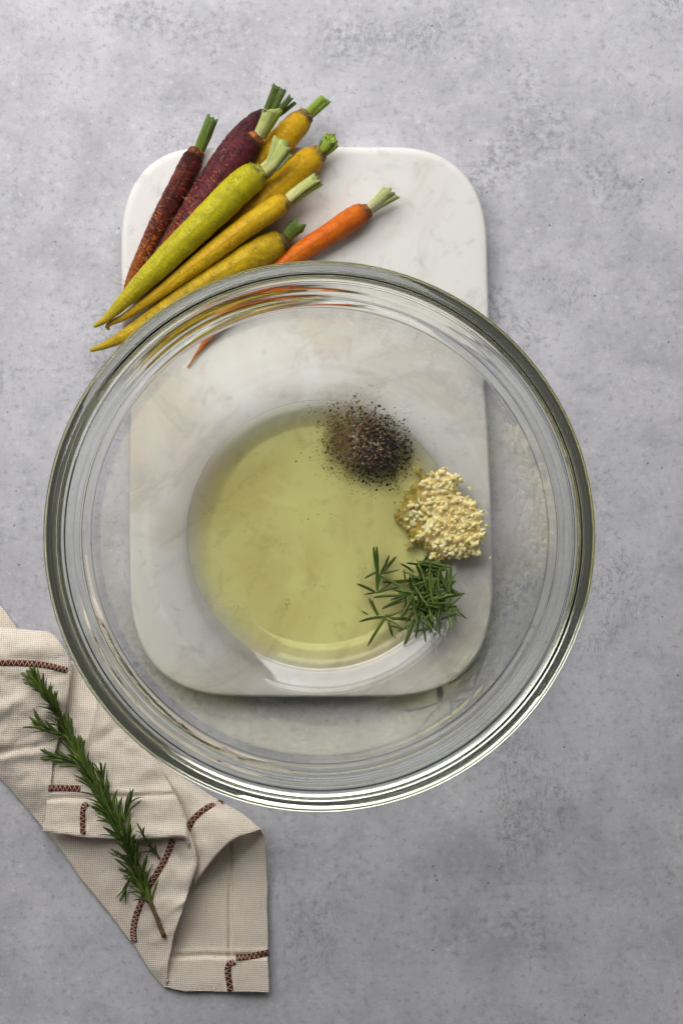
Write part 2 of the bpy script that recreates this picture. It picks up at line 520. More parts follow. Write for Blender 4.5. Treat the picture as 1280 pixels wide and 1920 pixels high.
# ------------------------------------------------------------------ garlic
def m_garlic():
    g = G('minced_garlic'); p = g.obj(); rr = g.rand()
    n_ = g.noise(p, 700, 3, 0.6); zone = g.noise(g.geo(), 55, 2, .5)
    c = g.mix(rr, (0.80, 0.65, 0.28), (0.86, 0.75, 0.43))
    c = g.mix(g.mr(g.math('FRACT', g.math('MULTIPLY', rr, 7.31)), 0.55, 0.9, 0, .8), c, (0.70, 0.58, 0.20))
    c = g.mix(g.mr(zone, .46, .62, 0, .5), c, (0.78, 0.60, 0.27))
    c = g.mix(g.mr(zone, .46, .34, 0, .35), c, (0.76, 0.70, 0.40))
    c = g.mix(g.mr(n_, 0.4, 0.65, 0, .35), c, (0.84, 0.74, 0.48))
    g.pr(c, 0.42, g.bump(n_, 0.2, 0.0004), 0.32, Subsurface_Weight=0.85, Subsurface_Radius=(0.0024, 0.0015, 0.0005), Subsurface_Scale=1.0, Coat_Weight=.35, Coat_Roughness=.15)
    return g.m
MG = m_garlic()
gmesh = []
for k in range(9):
    rr = random.Random(40 + k); bm = bmesh.new()
    ex = (rr.uniform(.8, 1.3), rr.uniform(.6, 1.0), rr.uniform(.5, .85))
    for i in range(15):
        v = Vector((rr.gauss(0, 1), rr.gauss(0, 1), rr.gauss(0, 1))).normalized()
        bm.verts.new((v.x * ex[0], v.y * ex[1], v.z * ex[2]))
    res = bmesh.ops.convex_hull(bm, input=bm.verts)
    bmesh.ops.delete(bm, geom=[v for v in bm.verts if not v.link_faces], context='VERTS')
    bmesh.ops.recalc_face_normals(bm, faces=bm.faces)
    me = bpy.data.meshes.new('garlic_piece'); bm.to_mesh(me); bm.free(); me.materials.append(MG)
    me.polygons.foreach_set('use_smooth', [k % 2 == 0] * len(me.polygons))
    gmesh.append(me)
gc = in_bowl(830, 970)
gar = thing('minced_garlic', gc, 'pale yellow clump of minced garlic between the pepper and the rosemary leaves', 'garlic')
r3 = random.Random(12)
lobes = [(838, 992, 64, 52, 8.5), (814, 916, 43, 32, 6.0), (776, 962, 30, 34, 4.2), (866, 985, 38, 44, 7.6), (838, 1026, 40, 24, 4.6), (820, 950, 48, 36, 6.5)]
def clump(px, py):
    h = 0.0
    for lx, ly, ra, rb, hh in lobes:
        d2 = ((px - lx) / ra) ** 2 + ((py - ly) / rb) ** 2
        d2 *= max(.3, 1 + .95 * noise.noise(Vector((px * .05, py * .05, lx * .1))) + .35 * noise.noise(Vector((px * .14, py * .14, 3))))
        if d2 < 1: h = max(h, hh * (1 - d2) ** .55)
    if h > 0:
        f1 = noise.voronoi(Vector((px * .085, py * .085, 1.5)))[0][0]
        h *= .62 + .35 * (1 - min(1, f1 * 1.5)) + .12 * noise.noise(Vector((px * .2, py * .2, 2)))
    return h
# moist pulp that binds the pieces
V = []; F = []; idx = {}
for iy in range(0, 100):
    for ix in range(0, 92):
        px, py = 738 + ix * 2.0, 872 + iy * 2.0
        h = clump(px, py)
        idx[ix, iy] = len(V) if h > .15 or any(clump(px + dx, py + dy) > .15 for dx, dy in ((2, 0), (-2, 0), (0, 2), (0, -2))) else None
        if idx[ix, iy] is not None: V.append(in_bowl(px, py, max(.1, h)))
for (ix, iy), a_ in idx.items():
    q = [a_, idx.get((ix + 1, iy)), idx.get((ix + 1, iy + 1)), idx.get((ix, iy + 1))]
    if None not in q: F.append(tuple(reversed(q)))
make('pulp', V, F, MG, gar)
cnt = 0
while cnt < 280:
    px, py = r3.uniform(742, 914), r3.uniform(876, 1056)
    h = clump(px, py)
    if h <= .2:
        near = any(clump(px + dx, py + dy) > .2 for dx, dy in ((5, 0), (-5, 0), (0, 5), (0, -5)))
        if not near or r3.random() < .3: continue
    cnt += 1
    sz = MM * min(2.8, max(.9, r3.gauss(1.65, .45)))
    o = link_mesh('garlic_piece', gmesh[r3.randrange(9)], gar)
    q = Quaternion(Vector((r3.gauss(0, 1), r3.gauss(0, 1), r3.gauss(0, 1))).normalized(), r3.uniform(0, 6))
    o.matrix_basis = Matrix.Translation(in_bowl(px, py, max(.8, h * 1.2 + r3.uniform(-.4, .7))) - gc) @ q.to_matrix().to_4x4() @ Matrix.Scale(sz, 4)

# ------------------------------------------------------------------ rosemary
def m_leaf():
    g = G('rosemary_leaf'); uv = g.uv(); rr = g.rand()
    sep = g.n('ShaderNodeSeparateXYZ'); g.L(uv, sep.inputs[0])
    c = g.mix(rr, (0.027, 0.060, 0.006), (0.115, 0.175, 0.022))
    c = g.mix(g.mr(g.math('FRACT', g.math('MULTIPLY', rr, 9.7)), .8, .95, 0, .7), c, (0.12, 0.16, 0.04))
    mid = g.math('ABSOLUTE', g.math('SUBTRACT', sep.outputs[0], 0.5))
    c = g.mix(g.mr(mid, 0.10, 0.0, 0, .35), c, (0.12, 0.18, 0.06))      # pale midrib
    c = g.mix(g.mr(mid, 0.40, 0.5, 0, .6), c, (0.16, 0.21, 0.08))     # downy underside rolled at the margins
    n_ = g.noise(g.obj(), 900, 2, .6)
    g.pr(c, 0.5, g.bump(n_, .2, .0002), 0.3, Subsurface_Weight=0.04, Subsurface_Radius=(.0006, .001, .0003))
    return g.m
ML = m_leaf()
def leaf_mesh(bend, twist, wr):
    """unit-long needle along +X, rolled margins, bends up"""
    V = []; F = []; U = []; nseg = 6
    prof = [.55, .9, 1.0, 1.0, .97, .85, .35]
    for i in range(nseg + 1):
        t = i / nseg; x = math.sin(t * bend) / bend if abs(bend) > 1e-3 else t
        z = (1 - math.cos(t * bend)) / bend if abs(bend) > 1e-3 else 0
        wd = .056 * prof[i] * wr; a = twist * t
        for (yy, zz), u in zip(((-1, -.12), (0, .42), (1, -.12), (0, -.30)), (0, .5, 1, .5)):
            Y = yy * math.cos(a) - zz * math.sin(a); Z = yy * math.sin(a) + zz * math.cos(a)
            V.append((x, Y * wd, z + Z * wd)); U.append((u if u != .5 or zz > 0 else 0.0, t))
    for i in range(nseg):
        for k in range(4):
            a = i * 4 + k; b = i * 4 + (k + 1) % 4
            F.append((a, b, b + 4, a + 4))
    me = bpy.data.meshes.new('leaf'); me.from_pydata(V, [], F); me.materials.append(ML)
    me.polygons.foreach_set('use_smooth', [True] * len(me.polygons))
    ul = me.uv_layers.new(name='UVMap')
    for lp in me.loops: ul.data[lp.index].uv = U[lp.vertex_index]
    return me
leaves = [leaf_mesh(b, t, wr) for b, t, wr in ((.05, .2, 1), (.45, -.3, .95), (-.35, .5, 1.05), (.8, .1, .9), (.25, -.7, 1.1), (-.6, .3, 1.0))]
def put_leaf(parent, base, tip, rng, roll=None, me=None, name='leaf'):
    d = tip - base; L = d.length; X = d.normalized()
    up = Vector((rng.gauss(0, .5), rng.gauss(0, .5), 1)) if roll is None else roll
    Z = (up - X * up.dot(X))
    Z = Z.normalized() if Z.length > 1e-4 else Vector((1, 0, 0))
    Y = Z.cross(X)
    m3 = Matrix((X, Y, Z)).transposed().to_4x4()
    o = link_mesh(name, me or leaves[rng.randrange(len(leaves))], parent)
    wmul = rng.uniform(.85, 1.2) * (0.0145 / L) ** .6
    o.matrix_basis = Matrix.Translation(base - (root_loc(parent) if parent else Vector())) @ m3 @ Matrix.Diagonal((L, L * wmul, L * wmul, 1))
    return o
def m_stem():
    g = G('rosemary_stem'); p = g.obj(); n_ = g.noise(p, 420, 4, .6)
    t = g.attr('along')
    c = g.mix(t, (0.115, 0.062, 0.030), (0.11, 0.13, 0.045))
    c = g.mix(g.mr(n_, .42, .62, 0, .6), c, (0.20, 0.135, 0.075))
    g.pr(c, .7, g.bump(n_, .6, .0004), .3)
    return g.m
MST = m_stem()
def stem(name, parent, pts, r0, r1, n=30, seg=8):
    path = spline(pts, n)
    rad = [(r0 + (r1 - r0) * i / (n - 1)) * (1 + .12 * math.sin(i * 1.9) * (i % 3 == 0)) for i in range(n)]
    V, F = tube_data(path, rad, seg, wob=.25, seed=len(pts))
    al = [i / (n - 1) for i in range(n) for _ in range(seg)]
    make(name, V, F, MST, parent, attrs={'along': al})
    return path

# --- loose leaves in the bowl: one tangled heap and two small tufts, leaf by leaf
r4 = random.Random(21)
def bp(px, py, up): return in_bowl(px, py, up)
hc = bp(785, 1130, 0)
heap = thing('rosemary_heap', hc, 'tangled heap of dark green rosemary leaves below the minced garlic', 'rosemary leaves')
explicit = [  # base px, tip px, height mm (base, tip)
    (800, 1105, 788, 1045, 7, 9), (815, 1140, 790, 1050, 8, 8), (790, 1052, 848, 1062, 7, 6), (800, 1068, 845, 1075, 6, 6),
    (843, 1130, 842, 1058, 6, 6), (820, 1100, 865, 1098, 6, 5), (828, 1095, 862, 1085, 7, 6), (830, 1140, 866, 1156, 5, 4),
    (815, 1130, 824, 1186, 7, 3), (808, 1150, 822, 1182, 6, 3), (790, 1165, 802, 1206, 6, 2.5), (775, 1160, 757, 1218, 7, 2.5),
    (785, 1160, 780, 1200, 6, 3), (778, 1105, 753, 1168, 9, 7), (776, 1107, 770, 1172, 10, 7), (772, 1112, 760, 1160, 9, 6),
    (772, 1170, 745, 1185, 5, 3), (775, 1110, 730, 1125, 8, 5), (770, 1112, 718, 1142, 8, 4), (760, 1125, 722, 1140, 6, 4),
    (788, 1085, 755, 1068, 7, 6), (760, 1090, 757, 1068, 6, 6), (850, 1115, 815, 1120, 7, 8), (805, 1125, 850, 1112, 9, 7),
    (840, 1110, 812, 1060, 8, 8), (825, 1065, 812, 1110, 9, 9), (800, 1090, 770, 1098, 8, 7), (855, 1075, 830, 1105, 6, 8),
    (700, 1120, 760, 1108, 5, 7), (735, 1105, 780, 1112, 6, 9), (735, 1162, 765, 1155, 5, 6), (728, 1158, 770, 1163, 4, 6),
    (758, 1180, 735, 1172, 5, 3), (728, 1165, 735, 1195, 4, 2.5), (850, 1130, 800, 1135, 5, 9), (862, 1120, 820, 1150, 5, 7)]
for bx, by, tx, ty, zb, zt in explicit:
    put_leaf(heap, bp(bx, by, zb), bp(tx, ty, zt), r4)
for i in range(96):
    x, y = r4.gauss(803, 19), r4.gauss(1118, 26)
    a = r4.uniform(0, 2 * PI); L = r4.uniform(32, 56); z = max(1.5, 8.5 - math.hypot(x - 800, y - 1115) * .11) * r4.uniform(.25, 1)
    put_leaf(heap, bp(x - L / 2 * math.cos(a), y - L / 2 * math.sin(a), z + r4.gauss(0, .8)), bp(x + L / 2 * math.cos(a), y + L / 2 * math.sin(a), max(1.5, z + r4.gauss(0, 1.2))), r4)
tc = bp(706, 1075, 0)
tuft = thing('rosemary_tuft', tc, 'small star shaped tuft of rosemary leaves lying left above the heap', 'rosemary leaves')
for bx, by, tx, ty, zb, zt in [(707, 1108, 707, 1025, 3.4, 4.5), (705, 1070, 698, 1018, 4.2, 5), (706, 1072, 683, 1083, 4.2, 3.6), (712, 1078, 744, 1043, 4, 5), (713, 1074, 735, 1043, 4.6, 5.2), (713, 1075, 750, 1071, 4, 4), (708, 1078, 757, 1100, 4, 4), (704, 1112, 742, 1092, 3.6, 4), (704, 1112, 752, 1096, 3.8, 4.4), (703, 1110, 668, 1092, 4, 4.2), (704, 1111, 682, 1115, 3.6, 3.4), (706, 1108, 712, 1075, 4, 4)]:
    put_leaf(tuft, bp(bx, by, zb), bp(tx, ty, zt), r4)
tc = bp(700, 1150, 0)
tuft2 = thing('rosemary_tuft', tc, 'flat spread tuft of rosemary leaves lying left below the heap', 'rosemary leaves')
for bx, by, tx, ty, zb, zt in [(722, 1157, 667, 1158, 3.6, 4), (708, 1155, 688, 1120, 4, 4.6), (710, 1153, 690, 1122, 3.6, 4.6), (690, 1153, 678, 1145, 4, 4.4), (725, 1152, 686, 1212, 5, 3.4), (715, 1158, 760, 1150, 3.6, 5), (718, 1160, 755, 1168, 3.6, 4)]:
    put_leaf(tuft2, bp(bx, by, zb), bp(tx, ty, zt), r4)

# ------------------------------------------------------------------ carrots
def m_carrot(name, A, B, crown, tip, ringc, ring=.5, cover=.5, dirt=.4, purple=False):
    """A main skin colour, B second colour mixed by noise; crown / tip tints; ringc colour of the cross lines"""
    g = G(name); uv = g.uv(); al = g.attr('along'); p = g.obj()
    n1 = g.noise(p, 130, 4, .6, .5); lines = g.noise(g.mapping(uv, (0.16, 1.15, 1)), 1.0, 3, .6)
    lines2 = g.noise(g.mapping(uv, (0.28, 2.6, 1), loc=(7, 3, 0)), 1.0, 2, .6)
    fine = g.noise(p, 1100, 3, .6)
    c = g.mix(g.mr(n1, .5 - cover * .3, .5 + (1 - cover) * .35), A, B)
    if purple:
        # outer purple skin broken by orange rings, more open towards the tip
        th = g.math('ADD', lines, g.math('MULTIPLY', g.math('SUBTRACT', al, .42), .42))
        c = g.mix(g.mr(th, .54, .68, 0, .9), c, tip)
        c = g.mix(g.mr(g.math('MULTIPLY', al, 1.0), .55, .95, 0, .75), c, tip)
    else:
        c = g.mix(g.mr(al, .55, 1.0, 0, .8), c, tip)
    c = g.mix(g.mr(al, .07, .0, 0, .9), c, crown)
    c = g.mix(g.mr(lines2, .60, .72, 0, ring), c, ringc)  # cross lines; on purple skins the pale ringc paints in highlight streaks
    c = g.mix(g.mr(lines, .36, .27, 0, ring * .7), c, ringc)
    spots = g.noise(g.mapping(p, loc=(4, 4, 4)), 260, 4, .7)
    cr_ = g.noise(g.mapping(uv, (.22, 1.9, 1), loc=(2, 9, 0)), 1.0, 3, .65, .4)
    crease = g.math('MULTIPLY', g.mr(g.math('ABSOLUTE', g.math('SUBTRACT', cr_, .5)), .016, .0), g.mr(g.noise(g.mapping(uv, (.08, .10, 1)), 1.0, 2, .5), .46, .60))
    c = g.mix(g.math('MULTIPLY', crease, .75), c, (0.05, 0.028, 0.012))
    scuff = g.noise(g.mapping(p, loc=(9, 2, 1)), 75, 5, .7, .8)
    c = g.mix(g.mr(scuff, .58, .74, 0, dirt), c, (0.16, 0.085, 0.03))
    c = g.mix(g.mr(spots, .60, .72, 0, dirt), c, (0.055, 0.032, 0.015))
    crownd = g.math('MULTIPLY', g.mr(al, .16, .0), g.mr(spots, .36, .56))
    c = g.mix(g.math('MULTIPLY', crownd, .75), c, (0.06, 0.035, 0.015))
    h = g.math('SUBTRACT', g.math('SUBTRACT', g.math('MULTIPLY', lines, 1.2), g.math('MULTIPLY', crease, .9)), g.math('MULTIPLY', g.mr(lines2, .58, .72), .8))
    nr_ = g.bump(h, .9 if purple else .6, .0014); nr_ = g.bump(fine, .3 if purple else .2, .0005, nr_)
    g.pr(c, g.mr(n1, .3, .7, .34, .56), nr_, .34, Subsurface_Weight=.0, Subsurface_Radius=(.002, .0009, .0004))
    return g.m
def m_stalk(name, base, top):
    g = G(name); al = g.attr('along'); uv = g.uv(); p = g.obj()
    st = g.noise(g.mapping(uv, (1.8, .12, 1)), 1.0, 3, .6); n_ = g.noise(p, 300, 4, .65)
    c = g.mix(g.mr(al, .05, .75), base, top)
    c = g.mix(g.mr(st, .45, .62, 0, .5), c, tuple(min(.75, x * 1.9 + .06) for x in base))
    c = g.mix(g.mr(n_, .62, .74, 0, .7), c, (.07, .05, .02))
    g.pr(c, .42, g.bump(st, .6, .0008), .4, Subsurface_Weight=.15, Subsurface_Radius=(.001, .0014, .0005))
    return g.m
MK = {
 'maroon': m_carrot('maroon_carrot', (.075, .011, .011), (.18, .026, .012), (.42, .11, .015), (.46, .13, .012), (.16, .07, .055), .5, .42, .35, True),
 'purple': m_carrot('purple_carrot', (.062, .013, .020), (.11, .020, .026), (.075, .03, .03), (.40, .085, .016), (.19, .11, .10), .4, .55, .3, True),  # pale ring colour stands in for greyish highlights on the skin
 'purple_orange': m_carrot('purple_carrot_orange_crown', (.062, .010, .018), (.15, .018, .026), (.48, .14, .02), (.45, .10, .02), (.22, .12, .09), .45, .6, .25, True),
 'yellow': m_carrot('yellow_carrot', (.74, .45, .006), (.62, .34, .004), (.30, .22, .02), (.58, .38, .03), (.26, .15, .01), .35, .55, .5),
 'green_yellow': m_carrot('green_yellow_carrot', (.55, .48, .008), (.46, .42, .006), (.42, .42, .03), (.60, .42, .03), (.24, .19, .015), .42, .5, .28),
 'amber': m_carrot('amber_carrot', (.66, .39, .010), (.70, .45, .010), (.55, .33, .03), (.46, .26, .02), (.28, .15, .01), .35, .5, .3),
 'olive_yellow': m_carrot('olive_yellow_carrot', (.60, .40, .006), (.42, .26, .005), (.16, .10, .012), (.56, .40, .02), (.16, .09, .01), .5, .4, .7),
 'orange': m_carrot('orange_carrot', (.67, .125, .002), (.70, .165, .003), (.42, .10, .01), (.62, .20, .03), (.36, .085, .008), .45, .5, .3),
}
SK = {
 'green': m_stalk('green_stalk', (.13, .18, .018), (.07, .13, .010)),
 'dark': m_stalk('dark_green_stalk', (.12, .16, .02), (.045, .085, .010)),
 'pale': m_stalk('pale_stalk', (.50, .50, .19), (.38, .44, .10)),
 'cream': m_stalk('cream_stalk', (.48, .45, .25), (.34, .38, .11)),
 'lime': m_stalk('lime_stalk', (.24, .30, .03), (.19, .29, .025)),
}
MH = G('root_hair'); MH.pr((.46, .33, .17), .6); MH = MH.m
hair_rng = random.Random(99)
def stalk(parent, pts, r0, r1, mk, flat=.8):
    path = spline([W(*q) for q in pts], 14); n = len(path)
    seg = 12; L = sum((b - a).length for a, b in zip(path, path[1:])) / MM
    V = []; F = []; U = []; al = []; fr = frames(path); sd = hair_rng.uniform(0, 50)
    for i, p in enumerate(path):
        t = i / (n - 1); T, N, B = fr[i]
        r = (r0 + (r1 - r0) * t) * S
        for k in range(seg):
            a = 2 * PI * k / seg
            rr_ = r * (1 + .16 * math.cos(3 * a + sd) + .10 * noise.noise(Vector((a, t * 4, sd))))
            cut = T * (r * (.5 * math.sin(a + sd) + hair_rng.uniform(-.45, .55))) if i == n - 1 else Vector()
            V.append(p + (N * math.cos(a) * flat + B * math.sin(a)) * rr_ + cut); U.append((k * 2 * PI * r / seg / MM, t * L)); al.append(t)
    for i in range(n - 1):
        for k in range(seg):
            a = i * seg + k; b = i * seg + (k + 1) % seg
            F.append((a, b, b + seg, a + seg))
    c = len(V); V.append(path[-1] - fr[-1][0] * (r1 * S * .3)); U.append((0, L)); al.append(1)
    for k in range(seg): F.append(((n - 1) * seg + k, (n - 1) * seg + (k + 1) % seg, c))
    make('stalk', V, F, SK[mk], parent, uvs=U, attrs={'along': al})

def carrot(label, pts, mk, stalks, hairs=(), seed=0, lump=.05, ridge=.018, group='young carrots in the heap on the board', blunt=.7):
    """pts: (px,py,z_mm,r_px) from crown to tip"""
    ctrl = [(W(x, y, z), r * S * (1.0 if ridge > .05 else .93)) for x, y, z, r in pts]
    base = W(pts[0][0], pts[0][1], BZ)
    root = thing('carrot', base, label, 'carrot', group)
    n = 210; seg = 32
    P = spline([c[0] for c in ctrl], n); Rr = [v.x for v in spline([Vector((c[1], 0)) for c in ctrl], n)]
    L = sum((b - a).length for a, b in zip(P, P[1:])) / MM
    fr = frames(P)
    V = []; F = []; U = []; al = []
    # rounded shoulder: extra rings in front of the first centre
    rings = []
    r0 = Rr[0]
    for k in range(7):
        a = k / 7 * PI / 2
        rings.append((P[0] - fr[0][0] * (r0 * blunt * math.cos(a)), r0 * max(.25, math.sin(a) ** .7 if k else .25), fr[0], -.02 + .02 * k / 7))
    for i in range(n): rings.append((P[i], Rr[i], fr[i], i / (n - 1)))
    s0 = seed * 3.17
    for j, (p, r, f, t) in enumerate(rings):
        T, N, B = f
        for k in range(seg):
            a = 2 * PI * k / seg
            d = lump * noise.noise(Vector((math.cos(a) * .8 + s0, math.sin(a) * .8, t * 7)))
            d += .035 * noise.noise(Vector((math.cos(a) * .5, math.sin(a) * .5 + s0, t * L * .22)))
            d += ridge * noise.noise(Vector((math.cos(a) * 1.6, math.sin(a) * 1.6 + s0, t * L * .62)))
            d -= ridge * 1.2 * max(0, noise.noise(Vector((math.cos(a) * 1.1 + 7, math.sin(a) * 1.1 + s0, t * L * .95))) - .12)
            V.append(p + (N * math.cos(a) + B * math.sin(a)) * max(r, .0002) * (1 + d)); U.append((a * 8, t * L)); al.append(max(0, t))
    m = len(rings)
    for i in range(m - 1):
        for k in range(seg):
            a = i * seg + k; b = i * seg + (k + 1) % seg
            F.append((a, b, b + seg, a + seg))
    F.append(tuple(range(seg - 1, -1, -1))); F.append(tuple(range((m - 1) * seg, m * seg)))
    body = make('root', V, F, MK[mk], root, uvs=U, attrs={'along': al})
    for st in stalks: stalk(root, *st)
    # fine root hairs springing from the upper side
    for t0, nn, ln in hairs:
        for q in range(nn):
            i = min(n - 2, max(0, int((t0 + hair_rng.gauss(0, .03)) * n))); T, N, B = fr[i]
            a = hair_rng.uniform(-1.3, 1.3)
            d0 = (N * math.cos(a) + B * math.sin(a)); s = P[i] + d0 * Rr[i] * .98
            l = ln * hair_rng.uniform(.5, 1.2) * MM
            t2 = (T * hair_rng.uniform(-.6, 1.0) + B * hair_rng.uniform(-1, 1)).normalized()
            path = spline([s, s + d0 * l * .3 + t2 * l * .4, s + d0 * l * .25 + t2 * l], 6)
            V2, F2 = tube_data(path, [.00011, .0001, .00009, .00008, .00006, .00003], 4)
            make('root_hair', V2, F2, MH, root)
    return root

B0 = BZ
# lower layer
carrot('purple brown carrot at the back, its dark crown half hidden by a leafy green stub',
  [(492, 214, B0 + 7, 11), (480, 228, B0 + 7, 18), (440, 272, B0 + 7, 22), (385, 350, B0 + 6.5, 21), (325, 445, B0 + 5, 15), (262, 540, B0 + 2.6, 6), (243, 565, B0 + 1.6, 2)], 'purple',
  [((500, 222, B0 + 12, ), (508, 195, B0 + 15), (517, 160, B0 + 17)) and ([(494, 222, B0 + 9), (505, 196, B0 + 13), (517, 162, B0 + 15)], 8, 7.5, 'dark'),
   ([(500, 222, B0 + 9), (515, 200, B0 + 13), (530, 172, B0 + 16)], 7, 6.5, 'dark'), ([(503, 224, B0 + 9), (524, 205, B0 + 13), (544, 182, B0 + 15)], 6.5, 5.5, 'dark'), ([(505, 226, B0 + 8), (528, 212, B0 + 11), (552, 193, B0 + 12)], 4, 3.5, 'dark')],
  [(.45, 5, 5), (.6, 5, 6), (.8, 4, 6)], 2, ridge=.06)
carrot('thin maroon carrot with orange crown, leftmost in the heap',
  [(367, 287, B0 + 5.2, 16), (360, 302, B0 + 5, 20), (335, 350, B0 + 5, 20), (305, 405, B0 + 5, 18.5), (275, 465, B0 + 4.4, 14.5), (250, 515, B0 + 3.2, 10.5), (236, 549, B0 + 2, 6)], 'maroon',
  [([(372, 282, B0 + 6), (382, 255, B0 + 8), (396, 222, B0 + 9)], 8.5, 9, 'green'), ([(378, 283, B0 + 5.5), (390, 256, B0 + 7), (402, 226, B0 + 8)], 6, 6, 'green')],
  [(.7, 4, 4), (.92, 7, 8)], 1, ridge=.06)
carrot('bright yellow carrot at the back, farthest from the bowl',
  [(572, 218, B0 + 6, 18), (560, 230, B0 + 6.3, 25), (535, 256, B0 + 6.5, 27), (490, 305, B0 + 6.2, 25), (430, 375, B0 + 5, 20), (380, 440, B0 + 3.5, 13), (330, 505, B0 + 2.2, 5)], 'yellow',
  [([(577, 213, B0 + 7), (592, 198, B0 + 8.5), (607, 184, B0 + 9.5)], 9, 9.5, 'lime'), ([(582, 216, B0 + 6), (598, 203, B0 + 8), (614, 188, B0 + 9)], 6.5, 6, 'lime')],
  [(.02, 3, 4)], 3, blunt=.6)
carrot('golden yellow carrot with a dirty brown crown, second from the back on the right',
  [(598, 288, B0 + 7.5, 18), (585, 298, B0 + 7.8, 26), (555, 325, B0 + 8, 29), (500, 375, B0 + 7.5, 28), (430, 440, B0 + 6, 23), (360, 505, B0 + 4.5, 15), (295, 565, B0 + 2.6, 5)], 'yellow',
  [([(600, 284, B0 + 9), (612, 272, B0 + 11), (620, 260, B0 + 12)], 10, 12, 'lime'), ([(606, 288, B0 + 8), (618, 278, B0 + 9.5), (630, 266, B0 + 10.5)], 7, 9, 'lime'), ([(596, 282, B0 + 9), (602, 272, B0 + 11), (604, 264, B0 + 11.5)], 4, 4, 'green')],
  [(.01, 5, 4)], 4, blunt=.6)
carrot('mustard yellow carrot with brown blotched shoulder resting against the bowl rim',
  [(530, 452, B0 + 7, 22), (517, 458, B0 + 7.2, 28), (490, 472, B0 + 7.4, 32), (430, 505, B0 + 7, 29), (350, 555, B0 + 5.6, 26), (270, 610, B0 + 3.9, 19), (205, 644, B0 + 2.4, 9), (170, 657, B0 + 1.6, 4)], 'olive_yellow',
  [([(536, 445, B0 + 8), (546, 432, B0 + 9), (556, 422, B0 + 9.5)], 11, 15, 'green')],
  [(.3, 3, 4)], 5, lump=.09, blunt=.55)
carrot('orange carrot lying alone on the right, its lower half under the bowl rim',
  [(686, 397, B0 + 6, 16), (675, 402, B0 + 6.2, 22), (655, 414, B0 + 6.3, 24), (615, 440, B0 + 6, 22), (560, 475, B0 + 5.6, 20), (490, 528, B0 + 4.6, 16), (420, 585, B0 + 3.3, 10.5), (370, 640, B0 + 2.2, 4.5), (345, 680, B0 + 1.2, 1.6)], 'orange',
  [([(692, 391, B0 + 7), (710, 377, B0 + 8), (730, 358, B0 + 9)], 10, 11, 'cream'), ([(696, 394, B0 + 6), (718, 381, B0 + 7.5), (744, 368, B0 + 8)], 7, 5, 'cream'), ([(690, 388, B0 + 7), (706, 374, B0 + 8.5), (722, 352, B0 + 9)], 6, 5, 'pale')],
  [(.2, 3, 3)], 6)
# upper layer
carrot('deep purple carrot with glowing orange shoulder and pale stub, middle left of the heap',
  [(478, 262, B0 + 16, 18), (467, 272, B0 + 16, 25), (440, 302, B0 + 16, 27), (395, 362, B0 + 14.5, 25), (345, 430, B0 + 11.5, 20), (295, 490, B0 + 8, 14), (255, 533, B0 + 5, 9), (237, 551, B0 + 3.6, 5)], 'purple_orange',
  [([(483, 258, B0 + 17), (495, 235, B0 + 19), (508, 205, B0 + 20.5)], 10, 14, 'pale'), ([(490, 258, B0 + 16), (504, 234, B0 + 18), (520, 208, B0 + 19)], 8, 9, 'lime')],
  [(.3, 6, 4), (.5, 7, 5), (.7, 6, 6), (.92, 5, 8)], 7, ridge=.06)
carrot('thick yellow green carrot lying on top of the heap',
  [(487, 324, B0 + 20, 19), (476, 331, B0 + 20, 28), (450, 350, B0 + 20, 31), (405, 395, B0 + 19, 30), (345, 453, B0 + 17, 27), (285, 512, B0 + 14, 22), (235, 562, B0 + 10.5, 15), (200, 597, B0 + 8, 8), (177, 612, B0 + 6.5, 4)], 'green_yellow',
  [([(490, 320, B0 + 21), (508, 302, B0 + 23), (520, 262, B0 + 25)], 9, 9, 'pale'), ([(493, 322, B0 + 21), (514, 302, B0 + 23), (535, 270, B0 + 25)], 11, 14, 'pale'), ([(497, 325, B0 + 20), (520, 310, B0 + 22), (542, 284, B0 + 23)], 7, 9, 'pale')],
  [(.03, 2, 4)], 8, blunt=.6)
carrot('slim amber carrot between the thick green yellow one and the mustard one',
  [(537, 378, B0 + 15, 15), (528, 382, B0 + 15, 20.5), (505, 396, B0 + 15, 22.5), (450, 434, B0 + 14.5, 21.5), (380, 487, B0 + 13, 18), (300, 548, B0 + 10, 12), (240, 590, B0 + 7, 7.5), (205, 608, B0 + 5, 5), (203, 618, B0 + 4, 3)], 'amber',
  [([(541, 374, B0 + 16), (565, 355, B0 + 17), (594, 335, B0 + 18)], 10, 10, 'pale'), ([(545, 377, B0 + 15), (570, 360, B0 + 16), (600, 342, B0 + 17)], 7, 6, 'lime')],
  [(.85, 3, 3)], 9, blunt=.4)

